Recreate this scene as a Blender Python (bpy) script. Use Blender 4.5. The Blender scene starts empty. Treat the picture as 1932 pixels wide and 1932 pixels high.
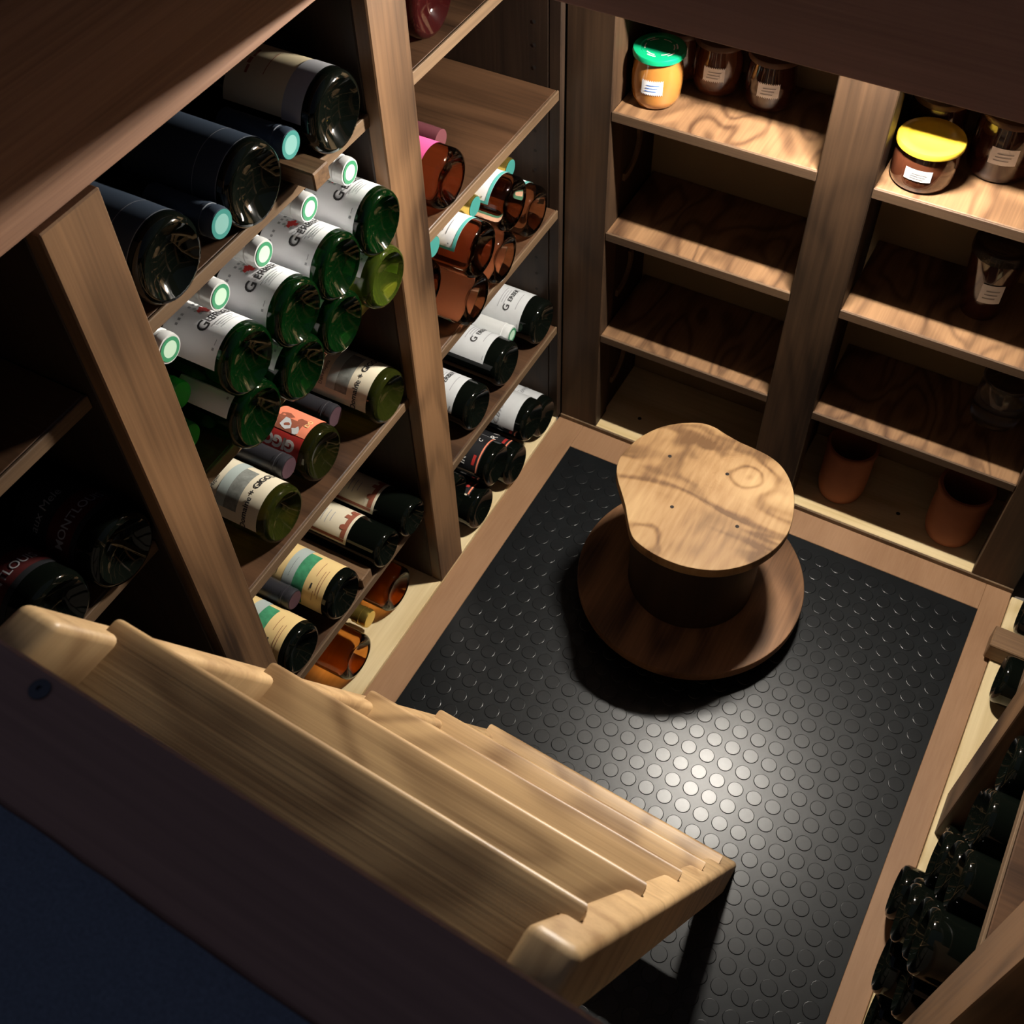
import bpy, bmesh, math, random
from mathutils import Matrix, Vector
random.seed(7)
S = 1.5                      # metres per plan unit (the plan below is drawn in units of 1.5 m)
scene = bpy.context.scene
col = scene.collection

# ------------------------------------------------------------------ camera
cam_d = bpy.data.cameras.new('camera'); cam = bpy.data.objects.new('camera', cam_d); col.objects.link(cam)
right = Vector((0.87385159, 0.48557612, -0.0244791)); down = Vector((0.3731658, -0.70212785, -0.6064353))
fwd = Vector((-0.31165796, 0.52079969, -0.79475594))
m = Matrix((right, -down, -fwd)).transposed().to_4x4(); m.translation = (0, 0, S)
cam.matrix_world = m
cam_d.sensor_width = 36; cam_d.lens = 36 * 2158 / 1932; cam_d.clip_start = .02
cam_d.dof.use_dof = True; cam_d.dof.focus_distance = 1.28; cam_d.dof.aperture_fstop = 20
scene.camera = cam
# ------------------------------------------------------------------ dim evening light of the room above
w = bpy.data.worlds.new('world'); scene.world = w; w.use_nodes = True
w.node_tree.nodes['Background'].inputs[0].default_value = (.62, .72, 1, 1)
w.node_tree.nodes['Background'].inputs[1].default_value = .065
LAMP = 3300.0                # radiance of the LED lamp's diffuser
vs = scene.view_settings
vs.view_transform = 'Standard'; vs.look = 'None'; vs.exposure = 0.0; vs.gamma = 1.0; vs.use_curve_mapping = False

# ------------------------------------------------------------------ materials
def nt(name):
    mt = bpy.data.materials.new(name); mt.use_nodes = True
    return mt, mt.node_tree.nodes, mt.node_tree.links, mt.node_tree.nodes['Principled BSDF']
def plain(name, c, rough=.5, metal=0, trans=0, ior=1.45, spec=.5, coat=0, noise=0, nscale=60, bump=0):
    mt, N, L, b = nt(name)
    b.inputs['Base Color'].default_value = (*c, 1); b.inputs['Roughness'].default_value = rough
    b.inputs['Metallic'].default_value = metal; b.inputs['Transmission Weight'].default_value = trans
    b.inputs['IOR'].default_value = ior; b.inputs['Specular IOR Level'].default_value = spec
    b.inputs['Coat Weight'].default_value = coat; b.inputs['Coat Roughness'].default_value = .08
    if noise or bump:
        tc = N.new('ShaderNodeTexCoord'); nz = N.new('ShaderNodeTexNoise')
        nz.inputs['Scale'].default_value = nscale; nz.inputs['Detail'].default_value = 5
        L.new(tc.outputs['Object'], nz.inputs['Vector'])
        if noise:
            mx = N.new('ShaderNodeMix'); mx.data_type = 'RGBA'
            mx.inputs['A'].default_value = (*[v * (1 - noise) for v in c], 1); mx.inputs['B'].default_value = (*[min(1, v * (1 + noise)) for v in c], 1)
            L.new(nz.outputs['Fac'], mx.inputs['Factor']); L.new(mx.outputs['Result'], b.inputs['Base Color'])
        if bump:
            bp = N.new('ShaderNodeBump'); bp.inputs['Strength'].default_value = bump; bp.inputs['Distance'].default_value = .002
            L.new(nz.outputs['Fac'], bp.inputs['Height']); L.new(bp.outputs['Normal'], b.inputs['Normal'])
    return mt
def wood(name, dark, light, axis=0, big=7.0, fine=70.0, figure=0.0, rough=.5, stretch=9.0, blotch=.35, spec=.35, figscale=5.0, rot=0.0):
    """sawn or rotary-cut timber: streaks along `axis`, optional contour figure, blotchy stain"""
    mt, N, L, b = nt(name)
    tc = N.new('ShaderNodeTexCoord'); oi = N.new('ShaderNodeObjectInfo')
    ad = N.new('ShaderNodeVectorMath'); ad.operation = 'MULTIPLY_ADD'
    cx = N.new('ShaderNodeCombineXYZ')
    for i in range(3): L.new(oi.outputs['Random'], cx.inputs[i])
    ad.inputs[1].default_value = (13.1, 7.7, 9.3)
    L.new(cx.outputs[0], ad.inputs[0]); L.new(tc.outputs['Object'], ad.inputs[2])
    def mapped(sc, st):
        mp = N.new('ShaderNodeMapping'); v = [sc, sc, sc]; v[axis] = sc / st
        mp.inputs['Scale'].default_value = v; mp.inputs['Rotation'].default_value = (0, 0, rot)
        L.new(ad.outputs[0], mp.inputs['Vector']); return mp
    def noise(sc, st, det=4, dist=0.0):
        n = N.new('ShaderNodeTexNoise'); n.inputs['Scale'].default_value = 1.0; n.inputs['Detail'].default_value = det
        n.inputs['Distortion'].default_value = dist
        L.new(mapped(sc, st).outputs[0], n.inputs['Vector']); return n.outputs['Fac']
    def math_(op, a, bb):
        q = N.new('ShaderNodeMath'); q.operation = op
        for i, v in enumerate((a, bb)):
            if v is None: continue
            if isinstance(v, (int, float)): q.inputs[i].default_value = v
            else: L.new(v, q.inputs[i])
        return q.outputs[0]
    n1 = noise(big * 4, stretch, 3); n2 = noise(fine * 5, stretch * 5, 2); n3 = noise(big, 2.0, 2)
    f = math_('MULTIPLY', n1, .55); f = math_('ADD', f, math_('MULTIPLY', n2, .3))
    f = math_('ADD', f, math_('MULTIPLY', n3, blotch))
    if figure:
        nf = noise(figscale, 2.6, 1, .6)
        sn = math_('SINE', math_('MULTIPLY', nf, 42.0), None)
        sn = math_('MULTIPLY', math_('POWER', math_('ADD', math_('MULTIPLY', sn, .5), .5), 2.2), figure)
        f = math_('SUBTRACT', f, sn)
    rp = N.new('ShaderNodeValToRGB'); mid = .5 * (.85 + blotch) - figure * .38; rp.color_ramp.elements[0].position = max(0, mid - .17 - figure * .45); rp.color_ramp.elements[1].position = mid + .17 + figure * .25
    rp.color_ramp.elements[0].color = (*dark, 1); rp.color_ramp.elements[1].color = (*light, 1)
    L.new(f, rp.inputs[0]); L.new(rp.outputs[0], b.inputs['Base Color'])
    b.inputs['Roughness'].default_value = rough; b.inputs['Specular IOR Level'].default_value = spec
    bp = N.new('ShaderNodeBump'); bp.inputs['Strength'].default_value = .12; bp.inputs['Distance'].default_value = .001
    L.new(n2, bp.inputs['Height']); L.new(bp.outputs['Normal'], b.inputs['Normal'])
    return mt
M = {}
BD, BL = (.085, .043, .020), (.33, .185, .094)
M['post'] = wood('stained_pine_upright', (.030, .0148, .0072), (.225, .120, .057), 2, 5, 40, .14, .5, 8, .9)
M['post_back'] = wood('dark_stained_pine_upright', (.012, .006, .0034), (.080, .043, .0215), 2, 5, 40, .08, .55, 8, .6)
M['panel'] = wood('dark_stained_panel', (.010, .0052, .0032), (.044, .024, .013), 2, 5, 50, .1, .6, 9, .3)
M['shelf_x'] = wood('stained_ply_shelf', (.024, .0112, .0057), (.108, .053, .026), 0, 6, 60, .12, .45, 10, .4)
M['shelf_fig'] = wood('figured_ply_shelf', (.065, .031, .015), (.25, .138, .067), 1, 6, 60, .26, .5, 6, .3, figscale=13)
M['edge'] = wood('raw_ply_edge', (.075, .043, .023), (.19, .118, .064), 1, 6, 60, 0, .6, 12, .3)
M['dark_edge'] = wood('stained_ply_edge', (.05, .027, .015), (.13, .078, .043), 0, 6, 60, 0, .6, 12, .3)
M['pine'] = wood('pale_pine_board', (.52, .37, .17), (.80, .65, .39), 1, 5, 40, .16, .5, 8, .2, figscale=5)
M['pine_x'] = wood('pale_pine_board_across', (.52, .37, .17), (.80, .65, .39), 0, 5, 40, .10, .5, 8, .2, figscale=4)
M['hardboard'] = wood('beige_hardboard_strip', (.24, .126, .062), (.33, .185, .098), 1, 5, 70, 0, .55, 3, .25)
M['hatch'] = wood('dark_hatch_timber', (.15, .075, .045), (.36, .20, .125), 1, 5, 60, 0, .5, 14, .25)
M['hatch_x'] = wood('dark_hatch_timber_across', (.22, .115, .095), (.38, .205, .165), 0, 5, 60, 0, .5, 12, .25)
M['tread'] = wood('pine_stair_board', (.21, .115, .050), (.60, .385, .185), 0, 7, 60, .26, .42, 14, .25, figscale=9)
M['stringer'] = wood('pine_stair_string', (.38, .225, .105), (.66, .44, .225), 1, 7, 60, .20, .45, 6, .25, figscale=9)
M['drum'] = wood('stained_ply_drum', (.040, .018, .009), (.30, .150, .070), 1, 5, 50, .20, .5, 7, .4, rot=.5)
M['backboard'] = plain('beige_back_board', (.26, .175, .088), .7, noise=.15, nscale=9)
M['cleat'] = wood('brown_batten', (.075, .040, .02), (.27, .155, .078), 0, 7, 60, 0, .55, 12, .3)
M['rubber'] = plain('black_rubber', (.0058, .0068, .0076), .34, spec=.36, noise=.5, nscale=22, bump=.12)
M['stud'] = plain('black_rubber_stud', (.0066, .0074, .0082), .31, spec=.42, noise=.5, nscale=30)
M['carpet'] = plain('dark_blue_carpet', (.16, .18, .235), .95, spec=.1, noise=.5, nscale=900, bump=.6)
M['plaster'] = plain('grey_render', (.16, .14, .12), .9, noise=.2, nscale=20)
M['ceiling'] = plain('dark_stained_ceiling', (.03, .018, .011), .8, noise=.3, nscale=20)
M['steel'] = plain('dark_steel_screw', (.10, .10, .12), .45, metal=1)
M['white_metal'] = plain('white_lamp_metal', (.8, .8, .78), .4)
M['black_glass'] = plain('black_green_glass', (.0025, .0035, .0025), .05, spec=.4)
M['brown_glass'] = plain('dark_olive_glass', (.05, .055, .012), .04, trans=.85, ior=1.40)
M['olive_glass'] = plain('olive_glass', (.16, .19, .03), .03, trans=.92, ior=1.38)
M['green_glass'] = plain('deep_green_glass', (.018, .165, .03), .03, trans=.95, ior=1.38)
M['lime_glass'] = plain('lime_green_glass', (.42, .62, .07), .03, trans=.95, ior=1.38)
M['rose_glass'] = plain('amber_rose_glass', (.88, .50, .32), .02, trans=1, ior=1.36)
M['pink_glass'] = plain('orange_pink_glass', (.98, .33, .17), .02, trans=1, ior=1.36)
M['amber_glass'] = plain('whisky_amber_glass', (.72, .30, .07), .02, trans=1, ior=1.36)
M['red_glass'] = plain('dark_red_glass', (.20, .03, .03), .03, trans=.9, ior=1.36)
M['paper'] = plain('white_paper', (.82, .82, .84), .6)
M['grey_paper'] = plain('cool_grey_paper', (.60, .61, .62), .6, noise=.12, nscale=40)
M['cream'] = plain('cream_paper', (.74, .66, .50), .6)
M['tan_paper'] = plain('tan_paper', (.62, .52, .34), .6)
M['wine_band'] = plain('dark_wine_print', (.06, .008, .008), .5)
M['yellow_paper'] = plain('straw_yellow_paper', (.80, .58, .26), .6)
M['black_paper'] = plain('black_paper', (.012, .012, .014), .5)
M['navy_paper'] = plain('blue_black_paper', (.022, .034, .055), .6)
M['pink_paper'] = plain('hot_pink_paper', (.95, .13, .38), .6)
M['red_paper'] = plain('red_paper', (.42, .03, .025), .5)
M['salmon'] = plain('salmon_print', (.85, .26, .15), .5)
M['teal'] = plain('teal_print', (.10, .42, .38), .5)
M['green_print'] = plain('green_print', (.05, .27, .13), .6, noise=.5, nscale=150)
M['bluegrey_print'] = plain('blue_grey_print', (.42, .48, .46), .6)
M['grey_print'] = plain('grey_print', (.22, .23, .21), .6, noise=.6, nscale=180)
M['ink'] = plain('dark_ink', (.035, .033, .035), .6)
M['soft_ink'] = plain('grey_ink', (.33, .33, .35), .6)
M['brown_ink'] = plain('maroon_ink', (.30, .09, .05), .6)
M['red_ink'] = plain('red_ink', (.60, .02, .015), .5)
M['white_ink'] = plain('white_ink', (.75, .73, .70), .6)
M['blue_ink'] = plain('blue_ink', (.12, .25, .62), .6)
M['foil_white'] = plain('white_foil', (.78, .79, .78), .28, metal=.25)
M['foil_dark'] = plain('charcoal_foil', (.035, .034, .04), .38, metal=.3)
M['foil_plum'] = plain('plum_foil_top', (.11, .06, .075), .4, metal=.3)
M['foil_green'] = plain('green_foil', (.03, .20, .04), .3, metal=.2)
M['foil_gold'] = plain('gold_foil', (.62, .44, .10), .25, metal=.9)
M['foil_pink'] = plain('pale_pink_foil', (.15, .05, .06), .25)
M['foil_teal'] = plain('teal_foil', (.045, .23, .205), .4)
M['pale_teal'] = plain('pale_teal_foil', (.20, .42, .39), .4)
M['pale_green'] = plain('pale_green_foil', (.55, .76, .60), .4)
M['leaf_green'] = plain('leaf_green_foil', (.05, .27, .13), .4)
M['lid_green'] = plain('green_lid', (.005, .30, .13), .22, coat=.5)
M['lid_yellow'] = plain('yellow_lid', (.55, .36, .03), .25, coat=.4, noise=.06, nscale=90)
M['lid_dark'] = plain('dark_brown_lid', (.10, .05, .03), .35)
M['jam_orange'] = plain('orange_jam', (.42, .17, .035), .12, coat=1, noise=.15, nscale=45)
M['jam_brown'] = plain('brown_jam', (.075, .022, .010), .10, coat=1)
M['jam_dark'] = plain('dark_jam', (.030, .009, .006), .08, coat=1)
M['clear_glass'] = plain('clear_jar_glass', (.55, .50, .46), .05, trans=.95, ior=1.45)
M['terracotta'] = plain('terracotta', (.26, .085, .036), .8, noise=.2, nscale=30, bump=.2)
M['hole'] = plain('dark_hole', (.015, .01, .008), .9)

def seat_wood():
    """rotary-cut plywood: contour figure drawn round two knots"""
    mt, N, L, b = nt('pale_ply_seat')
    tc = N.new('ShaderNodeTexCoord')
    def mth(op, a, c=None):
        q = N.new('ShaderNodeMath'); q.operation = op
        for i, v in enumerate((a, c)):
            if v is None: continue
            if isinstance(v, (int, float)): q.inputs[i].default_value = v
            else: L.new(v, q.inputs[i])
        return q.outputs[0]
    def noise(sc, rot, det, dist):
        mp = N.new('ShaderNodeMapping'); mp.inputs['Scale'].default_value = sc; mp.inputs['Rotation'].default_value = (0, 0, rot)
        n = N.new('ShaderNodeTexNoise'); n.inputs['Scale'].default_value = 1; n.inputs['Detail'].default_value = det; n.inputs['Distortion'].default_value = dist
        L.new(tc.outputs['Object'], mp.inputs[0]); L.new(mp.outputs[0], n.inputs['Vector']); return n.outputs['Fac']
    def knot(x, y, rad, amp):
        d = N.new('ShaderNodeVectorMath'); d.operation = 'DISTANCE'; d.inputs[1].default_value = (x, y, .255)
        L.new(tc.outputs['Object'], d.inputs[0])
        return mth('MULTIPLY', mth('POWER', 2.718, mth('MULTIPLY', mth('POWER', mth('DIVIDE', d.outputs['Value'], rad), 2.0), -1.0)), amp)
    f = noise((3.6, 8, 4), -.62, 2.5, .8)
    f = mth('ADD', f, knot(.044, .057, .026, .42)); f = mth('ADD', f, knot(-.040, -.100, .020, .2))
    sn = mth('ADD', mth('MULTIPLY', mth('SINE', mth('MULTIPLY', f, 30.0)), .5), .5)
    edge = mth('POWER', sn, 3.0)
    fine = noise((160, 22, 40), -.62, 2, 0); big = noise((5, 8, 5), -.62, 2, 0)
    t = mth('ADD', mth('MULTIPLY', fine, .30), mth('MULTIPLY', big, 1.0)); t = mth('SUBTRACT', t, mth('MULTIPLY', edge, .24))
    rp = N.new('ShaderNodeValToRGB'); e = rp.color_ramp.elements
    e[0].position = .28; e[0].color = (.12, .062, .027, 1); e[1].position = .78; e[1].color = (.44, .285, .140, 1)
    em_ = rp.color_ramp.elements.new(.52); em_.color = (.29, .168, .075, 1)
    L.new(t, rp.inputs[0]); L.new(rp.outputs[0], b.inputs['Base Color'])
    b.inputs['Roughness'].default_value = .6; b.inputs['Specular IOR Level'].default_value = .22
    return mt
M['seat'] = seat_wood()
# ------------------------------------------------------------------ mesh helpers
def link_mesh(name, bm, mat, parent=None, smooth=None):
    me = bpy.data.meshes.new(name); bm.to_mesh(me); bm.free()
    return link(name, me, mat, parent, smooth)
def link(name, me, mat, parent=None, smooth=None):
    if mat is not None and not me.materials: me.materials.append(mat if not isinstance(mat, str) else M[mat])
    if smooth is not None:
        me.polygons.foreach_set('use_smooth', [True] * len(me.polygons))
        if smooth < 3: me.set_sharp_from_angle(angle=smooth)
    o = bpy.data.objects.new(name, me); col.objects.link(o)
    if parent: o.parent = parent
    return o
def tag(o, label, cat, group=None):
    o['label'] = label; o['category'] = cat
    if group: o['group'] = group
    return o
def struct(o, label=None, cat=None):
    o['kind'] = 'structure'
    if label: o['label'] = label
    if cat: o['category'] = cat
    return o
def empty(name, loc=(0, 0, 0), rz=0):
    o = bpy.data.objects.new(name, None); col.objects.link(o); o.empty_display_size = .05
    o.location = Vector(loc) * S; o.rotation_euler = (0, 0, rz); return o
def box(name, x0, x1, y0, y1, z0, z1, mat, parent=None, bev=.0015, off=(0, 0, 0)):
    """axis-aligned board given in plan units; origin at its own centre (relative to `off` of its parent)"""
    c = Vector(((x0 + x1) / 2, (y0 + y1) / 2, (z0 + z1) / 2)); h = Vector((abs(x1 - x0), abs(y1 - y0), abs(z1 - z0))) * S
    bm = bmesh.new(); bmesh.ops.create_cube(bm, size=1)
    for v in bm.verts: v.co = Vector((v.co.x * h.x, v.co.y * h.y, v.co.z * h.z))
    if bev: bmesh.ops.bevel(bm, geom=list(bm.edges), offset=min(bev, min(h) * .3), segments=1, affect='EDGES', profile=.5)
    o = link_mesh(name, bm, mat, parent); o.location = (c - Vector(off)) * S
    return o
def lathe(prof, seg=48, knurl=None, cap=True):
    bm = bmesh.new(); rings = []
    for k, (r, z) in enumerate(prof):
        if r < 1e-6: rings.append([bm.verts.new((0, 0, z))]); continue
        ring = []
        for i in range(seg):
            a = 2 * math.pi * i / seg
            dz = (.0004 if i % 2 else 0) if knurl is not None and k in knurl else 0
            ring.append(bm.verts.new((r * math.cos(a), r * math.sin(a), z - dz)))
        rings.append(ring)
    for A, B in zip(rings, rings[1:]):
        for i in range(seg):
            j = (i + 1) % seg
            if len(A) == 1 and len(B) == 1: continue
            if len(A) == 1: bm.faces.new((A[0], B[j], B[i]))
            elif len(B) == 1: bm.faces.new((A[i], A[j], B[0]))
            else: bm.faces.new((A[i], A[j], B[j], B[i]))
    bmesh.ops.recalc_face_normals(bm, faces=list(bm.faces))
    return bm
def mesh_of(name, bm, mat, smooth=.7):
    me = bpy.data.meshes.new(name); bm.to_mesh(me); bm.free()
    me.materials.append(M[mat]); me.polygons.foreach_set('use_smooth', [True] * len(me.polygons))
    if smooth < 3: me.set_sharp_from_angle(angle=smooth)
    return me
def patch(r, a0, a1, z0, z1, n=56, off=.0004, wavy=0):
    """curved sheet on a cylinder of radius r; angles in degrees"""
    bm = bmesh.new(); rows = []
    nz = 2
    for k in range(nz):
        z = z0 + (z1 - z0) * k / (nz - 1); row = []
        for i in range(n + 1):
            a = math.radians(a0 + (a1 - a0) * i / n)
            zz = z + (wavy * math.sin(i * 2.1) if k else wavy * math.sin(i * 2.6))
            row.append(bm.verts.new(((r + off) * math.cos(a), (r + off) * math.sin(a), zz)))
        rows.append(row)
    for i in range(n): bm.faces.new((rows[0][i], rows[0][i + 1], rows[1][i + 1], rows[1][i]))
    return bm
_tc = {}
def text_polys(s, size, shear=0.0, bold=0.0):
    key = (s, size, shear, bold)
    if key not in _tc:
        cu = bpy.data.curves.new('txt', 'FONT'); cu.body = s; cu.size = size; cu.shear = shear; cu.offset = bold
        cu.align_x = 'CENTER'; cu.align_y = 'CENTER'; cu.resolution_u = 3
        ob = bpy.data.objects.new('txt', cu); col.objects.link(ob)
        dg = bpy.context.evaluated_depsgraph_get(); me = ob.evaluated_get(dg).to_mesh()
        _tc[key] = ([tuple(v.co) for v in me.vertices], [tuple(p.vertices) for p in me.polygons])
        ob.evaluated_get(dg).to_mesh_clear(); bpy.data.objects.remove(ob); bpy.data.curves.remove(cu)
    return _tc[key]
def text_on(bm, s, size, r, ang, z, mode='circ', off=.0013, shear=0, bold=0, xs=1.0):
    """letters laid on a cylinder: 'circ' runs round it with tops to the neck, 'axial' runs along it"""
    vs_, ps = text_polys(s, size, shear, bold); vv = []
    for (u, v, _) in vs_:
        u *= xs
        if mode == 'circ': a, zz = math.radians(ang) + u / r, z + v
        else: a, zz = math.radians(ang) - v / r, z + u
        vv.append(bm.verts.new(((r + off) * math.cos(a), (r + off) * math.sin(a), zz)))
    for p in ps:
        try: bm.faces.new([vv[i] for i in p])
        except ValueError: pass
def bar_on(bm, r, a0, a1, z0, z1, off=.0008):
    n = max(2, int(abs(a1 - a0) / 3)); A = []; B = []
    for i in range(n + 1):
        a = math.radians(a0 + (a1 - a0) * i / n)
        A.append(bm.verts.new(((r + off) * math.cos(a), (r + off) * math.sin(a), z0)))
        B.append(bm.verts.new(((r + off) * math.cos(a), (r + off) * math.sin(a), z1)))
    for i in range(n): bm.faces.new((A[i], A[i + 1], B[i + 1], B[i]))
def blob_on(bm, r, a, z, rad, off=.0012, k=9, wob=.35):
    rnd = random.Random(int(a * 10 + z * 1e4)); vv = []
    for i in range(k):
        t = 2 * math.pi * i / k; q = rad * (1 + wob * (rnd.random() - .5) * 2)
        aa = math.radians(a) + q * math.cos(t) / r
        vv.append(bm.verts.new(((r + off) * math.cos(aa), (r + off) * math.sin(aa), z + q * math.sin(t))))
    bm.faces.new(vv)

# ================================================================== the setting
FL, RT = -.41, .118          # front planes of the left and right racks
YB = .805                    # front plane of the back shelving
ZC, ZU = .657, .734          # underside of the ceiling, upper floor
struct(box('floor', -.75, .52, -.02, .96, -.05, -.004, 'plaster', bev=0), 'rough grey cellar floor under the boards')
struct(box('wall_left', -.77, -.75, -.02, .96, -.05, ZC, 'plaster', bev=0))
struct(box('wall_back', -.77, .54, .96, .98, -.05, ZC, 'plaster', bev=0))
struct(box('wall_right', .52, .54, -.02, .96, -.05, ZC, 'plaster', bev=0))
struct(box('wall_front', -.75, .52, -.04, -.02, -.05, ZC, 'plaster', bev=0))
HX0, HX1, HY0, HY1 = -.4145, .20, .052, .557      # hatch opening
cl = empty('ceiling', (0, 0, 0)); struct(cl, 'cellar ceiling slab around the open hatch')
for a in ((-.77, HX0 - .03, -.04, .98), (HX1 + .03, .54, -.04, .98), (HX0 - .03, HX1 + .03, HY1 + .03, .98), (HX0 - .03, HX1 + .03, -.04, HY0 - .03)):
    box('ceiling_slab', *a, ZC, ZU - .002, 'ceiling', cl, 0)
fb = lambda n, *a: struct(box(n, *a))
struct(box('trim_1', HX0 - .03, HX0, HY0 - .03, HY1 + .03, ZC, ZU + .03, 'hatch'), 'brown timber side of the hatch opening above the bottle rack')
struct(box('trim_2', HX0, HX1, HY1, HY1 + .03, ZC, ZU + .03, 'hatch_x'), 'dark timber board closing the hatch opening above the jars')
struct(box('trim_3', HX1, HX1 + .03, HY0 - .03, HY1 + .03, ZC, ZU + .03, 'hatch'))
# floor border strips of hardboard and the rubber mat
MX0, MX1, MY0, MY1 = -.379, .0885, .07, .769
struct(box('trim_4', FL - .001, MX0, MY0, YB, -.004, .0015, 'hardboard', bev=.0008), 'beige hardboard strip between rubber mat and left rack')
struct(box('trim_5', MX1, RT - .004, MY0, YB, -.004, .0015, 'hardboard', bev=.0008), 'beige hardboard strip between rubber mat and right rack')
struct(box('trim_6', MX0, MX1, MY1, YB, -.004, .0015, 'hardboard', bev=.0008), 'beige hardboard strip between rubber mat and jar shelves')

mat_o = empty('rubber_mat', (0, 0, 0)); tag(mat_o, 'black rubber floor mat with round studs', 'mat')
box('mat_sheet', MX0, MX1, MY0, MY1, -.004, .0008, 'rubber', mat_o, .0004)
def stud_bm():
    return lathe([(.0112, 0), (.0107, .0007), (.0102, .00085), (0, .00085)], 14)
sb = stud_bm(); me_st = bpy.data.meshes.new('stud'); sb.to_mesh(me_st); sb.free(); me_st.materials.append(M['stud'])
me_st.polygons.foreach_set('use_smooth', [True] * len(me_st.polygons)); me_st.set_sharp_from_angle(angle=.12)
pts = []
for i in range(-24, 16):
    for j in range(-22, 22):
        x, y = -.0716 + i * .01825, .4327 + j * .0187
        if MX0 + .0075 < x < MX1 - .0075 and MY0 + .008 < y < MY1 - .008: pts.append((x, y))
def hidden(x, y):   # under the stair or stool foot, or out of the picture
    d = Vector((x, y, -1)); cx, cy, cz = d.dot(right), d.dot(down), d.dot(fwd)
    u, v = 966 + 2158 * cx / cz, 966 + 2158 * cy / cz
    if not (-10 < u < 1942 and -10 < v < 1942): return True
    if (x + .179) ** 2 + (y - .645) ** 2 < .10 ** 2: return True
    return v > 1040 + (u - 220) * .555 and u < 1395
vis = sorted([p for p in pts if not hidden(*p)], key=lambda p: p[0] ** 2 + p[1] ** 2)
near = set(vis[:300])
for (x, y) in vis[:300]:
    o = link('stud', me_st, None, mat_o); o.location = (x * S, y * S, .0008 * S)
rest = bmesh.new(); base = stud_bm()
bv = [v.co.copy() for v in base.verts]; base.verts.index_update(); bf = [[v.index for v in f.verts] for f in base.faces]; base.free()
for (x, y) in pts:
    if (x, y) in near: continue
    vv = [rest.verts.new((c.x + x * S, c.y + y * S, c.z + .0008 * S)) for c in bv]
    for f in bf: rest.faces.new([vv[i] for i in f])
o = link_mesh('stud_field', rest, 'stud', mat_o, .12); o['kind'] = 'stuff'

# ================================================================== left wine rack
rk = empty('wine_rack', (FL, .53, 0)); tag(rk, 'stained wooden wine rack along the left wall, three bays full of bottles', 'wine rack')
ro = (FL, .53, 0)
XB = -.715
def rbox(n, *a, bev=.0015): return box(n, *a[:-1], a[-1], rk, bev, ro)
for (y0, y1) in ((.263, .305), (.5365, .579)):
    rbox('post', FL - .012, FL, y0, y1, 0.006, ZC, 'post')
for (y0, y1) in ((.263, .296), (.5365, .545), (.797, .806), (.06, .07)):
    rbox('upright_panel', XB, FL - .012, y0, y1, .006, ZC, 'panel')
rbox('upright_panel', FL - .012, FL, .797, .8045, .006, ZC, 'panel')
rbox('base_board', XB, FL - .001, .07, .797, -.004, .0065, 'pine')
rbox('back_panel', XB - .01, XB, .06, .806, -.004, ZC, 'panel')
def shelf(y0, y1, xf, ztop, t=.0098):
    rbox('shelf', XB, xf - .0022, y0, y1, ztop - t, ztop, 'shelf_x')
    rbox('shelf_edge', xf - .0022, xf, y0, y1, ztop - t, ztop, 'edge', bev=.0008)
for zt in (.558, .421, .2815, .124): shelf(.305 if zt > .5 else .2965, .5362, -.4195, zt)
for zt in (.566, .430, .302, .150): shelf(.5455, .7965, -.4115, zt)
for zt in (.539, .401, .10): shelf(.0705, .2625, -.429, zt)
rbox('cleat', -.468, -.402, .4505, .4670, .5583, .5712, 'cleat')
rbox('cleat', -.56, -.4205, .4315, .4475, .1245, .1385, 'cleat')
rbox('cleat', -.56, -.4180, .5325, .5363, .1245, .1385, 'cleat')
rbox('cleat', -.60, -.4305, .264, .270, .405, .418, 'cleat')
hb = bmesh.new()    # rows of shelf-pin holes on the upright that closes the back bay
for k in range(20):
    for xx in (-.436, -.60):
        c = Vector((xx, .7967, .13 + k * .021)) - Vector(ro)
        r_ = bmesh.ops.create_circle(hb, cap_ends=True, radius=.0026, segments=8)
        for v in r_['verts']: v.co = Vector((v.co.x, 0, v.co.y)) + c * S
o = link_mesh('pin_hole', hb, 'hole', rk); o['kind'] = 'stuff'

# ================================================================== back shelving with jars
bk = empty('jar_shelving', (-.15, YB, 0)); tag(bk, 'stained wooden shelving on the back wall holding jam jars and clay pots', 'shelving')
bo = (-.15, YB, 0)
def bbox(n, *a, bev=.0015): return box(n, *a[:-1], a[-1], bk, bev, bo)
YP = .915
for (x0, x1) in ((FL + .0005, -.3645), (-.1775, -.1300), (.0700, .1140)):
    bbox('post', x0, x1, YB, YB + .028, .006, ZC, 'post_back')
for (x0, x1) in ((FL, -.3668), (-.170, -.137), (.0775, .107)):
    bbox('side_panel', x0, x1, YB + .028, YP, .006, ZC, 'panel')
bbox('base_board', FL + .0005, .114, YB + .0008, YP, -.004, .0065, 'pine_x')
bbox('base_lip', FL + .0005, .114, YB - .0018, YB + .0008, .0015, .0072, 'edge', bev=.0006)
bbox('back_panel', FL, .114, YP, YP + .008, -.004, ZC, 'backboard')
for (x0, x1) in ((-.3645, -.1775), (-.1300, .0700)):
    for zt in (.5405, .418, .2865, .151):
        bbox('shelf', x0, x1, YB + .0022, YP, zt - .0095, zt, 'shelf_fig')
        bbox('shelf_edge', x0, x1, YB, YB + .0022, zt - .0095, zt, 'dark_edge', bev=.0008)
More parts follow.
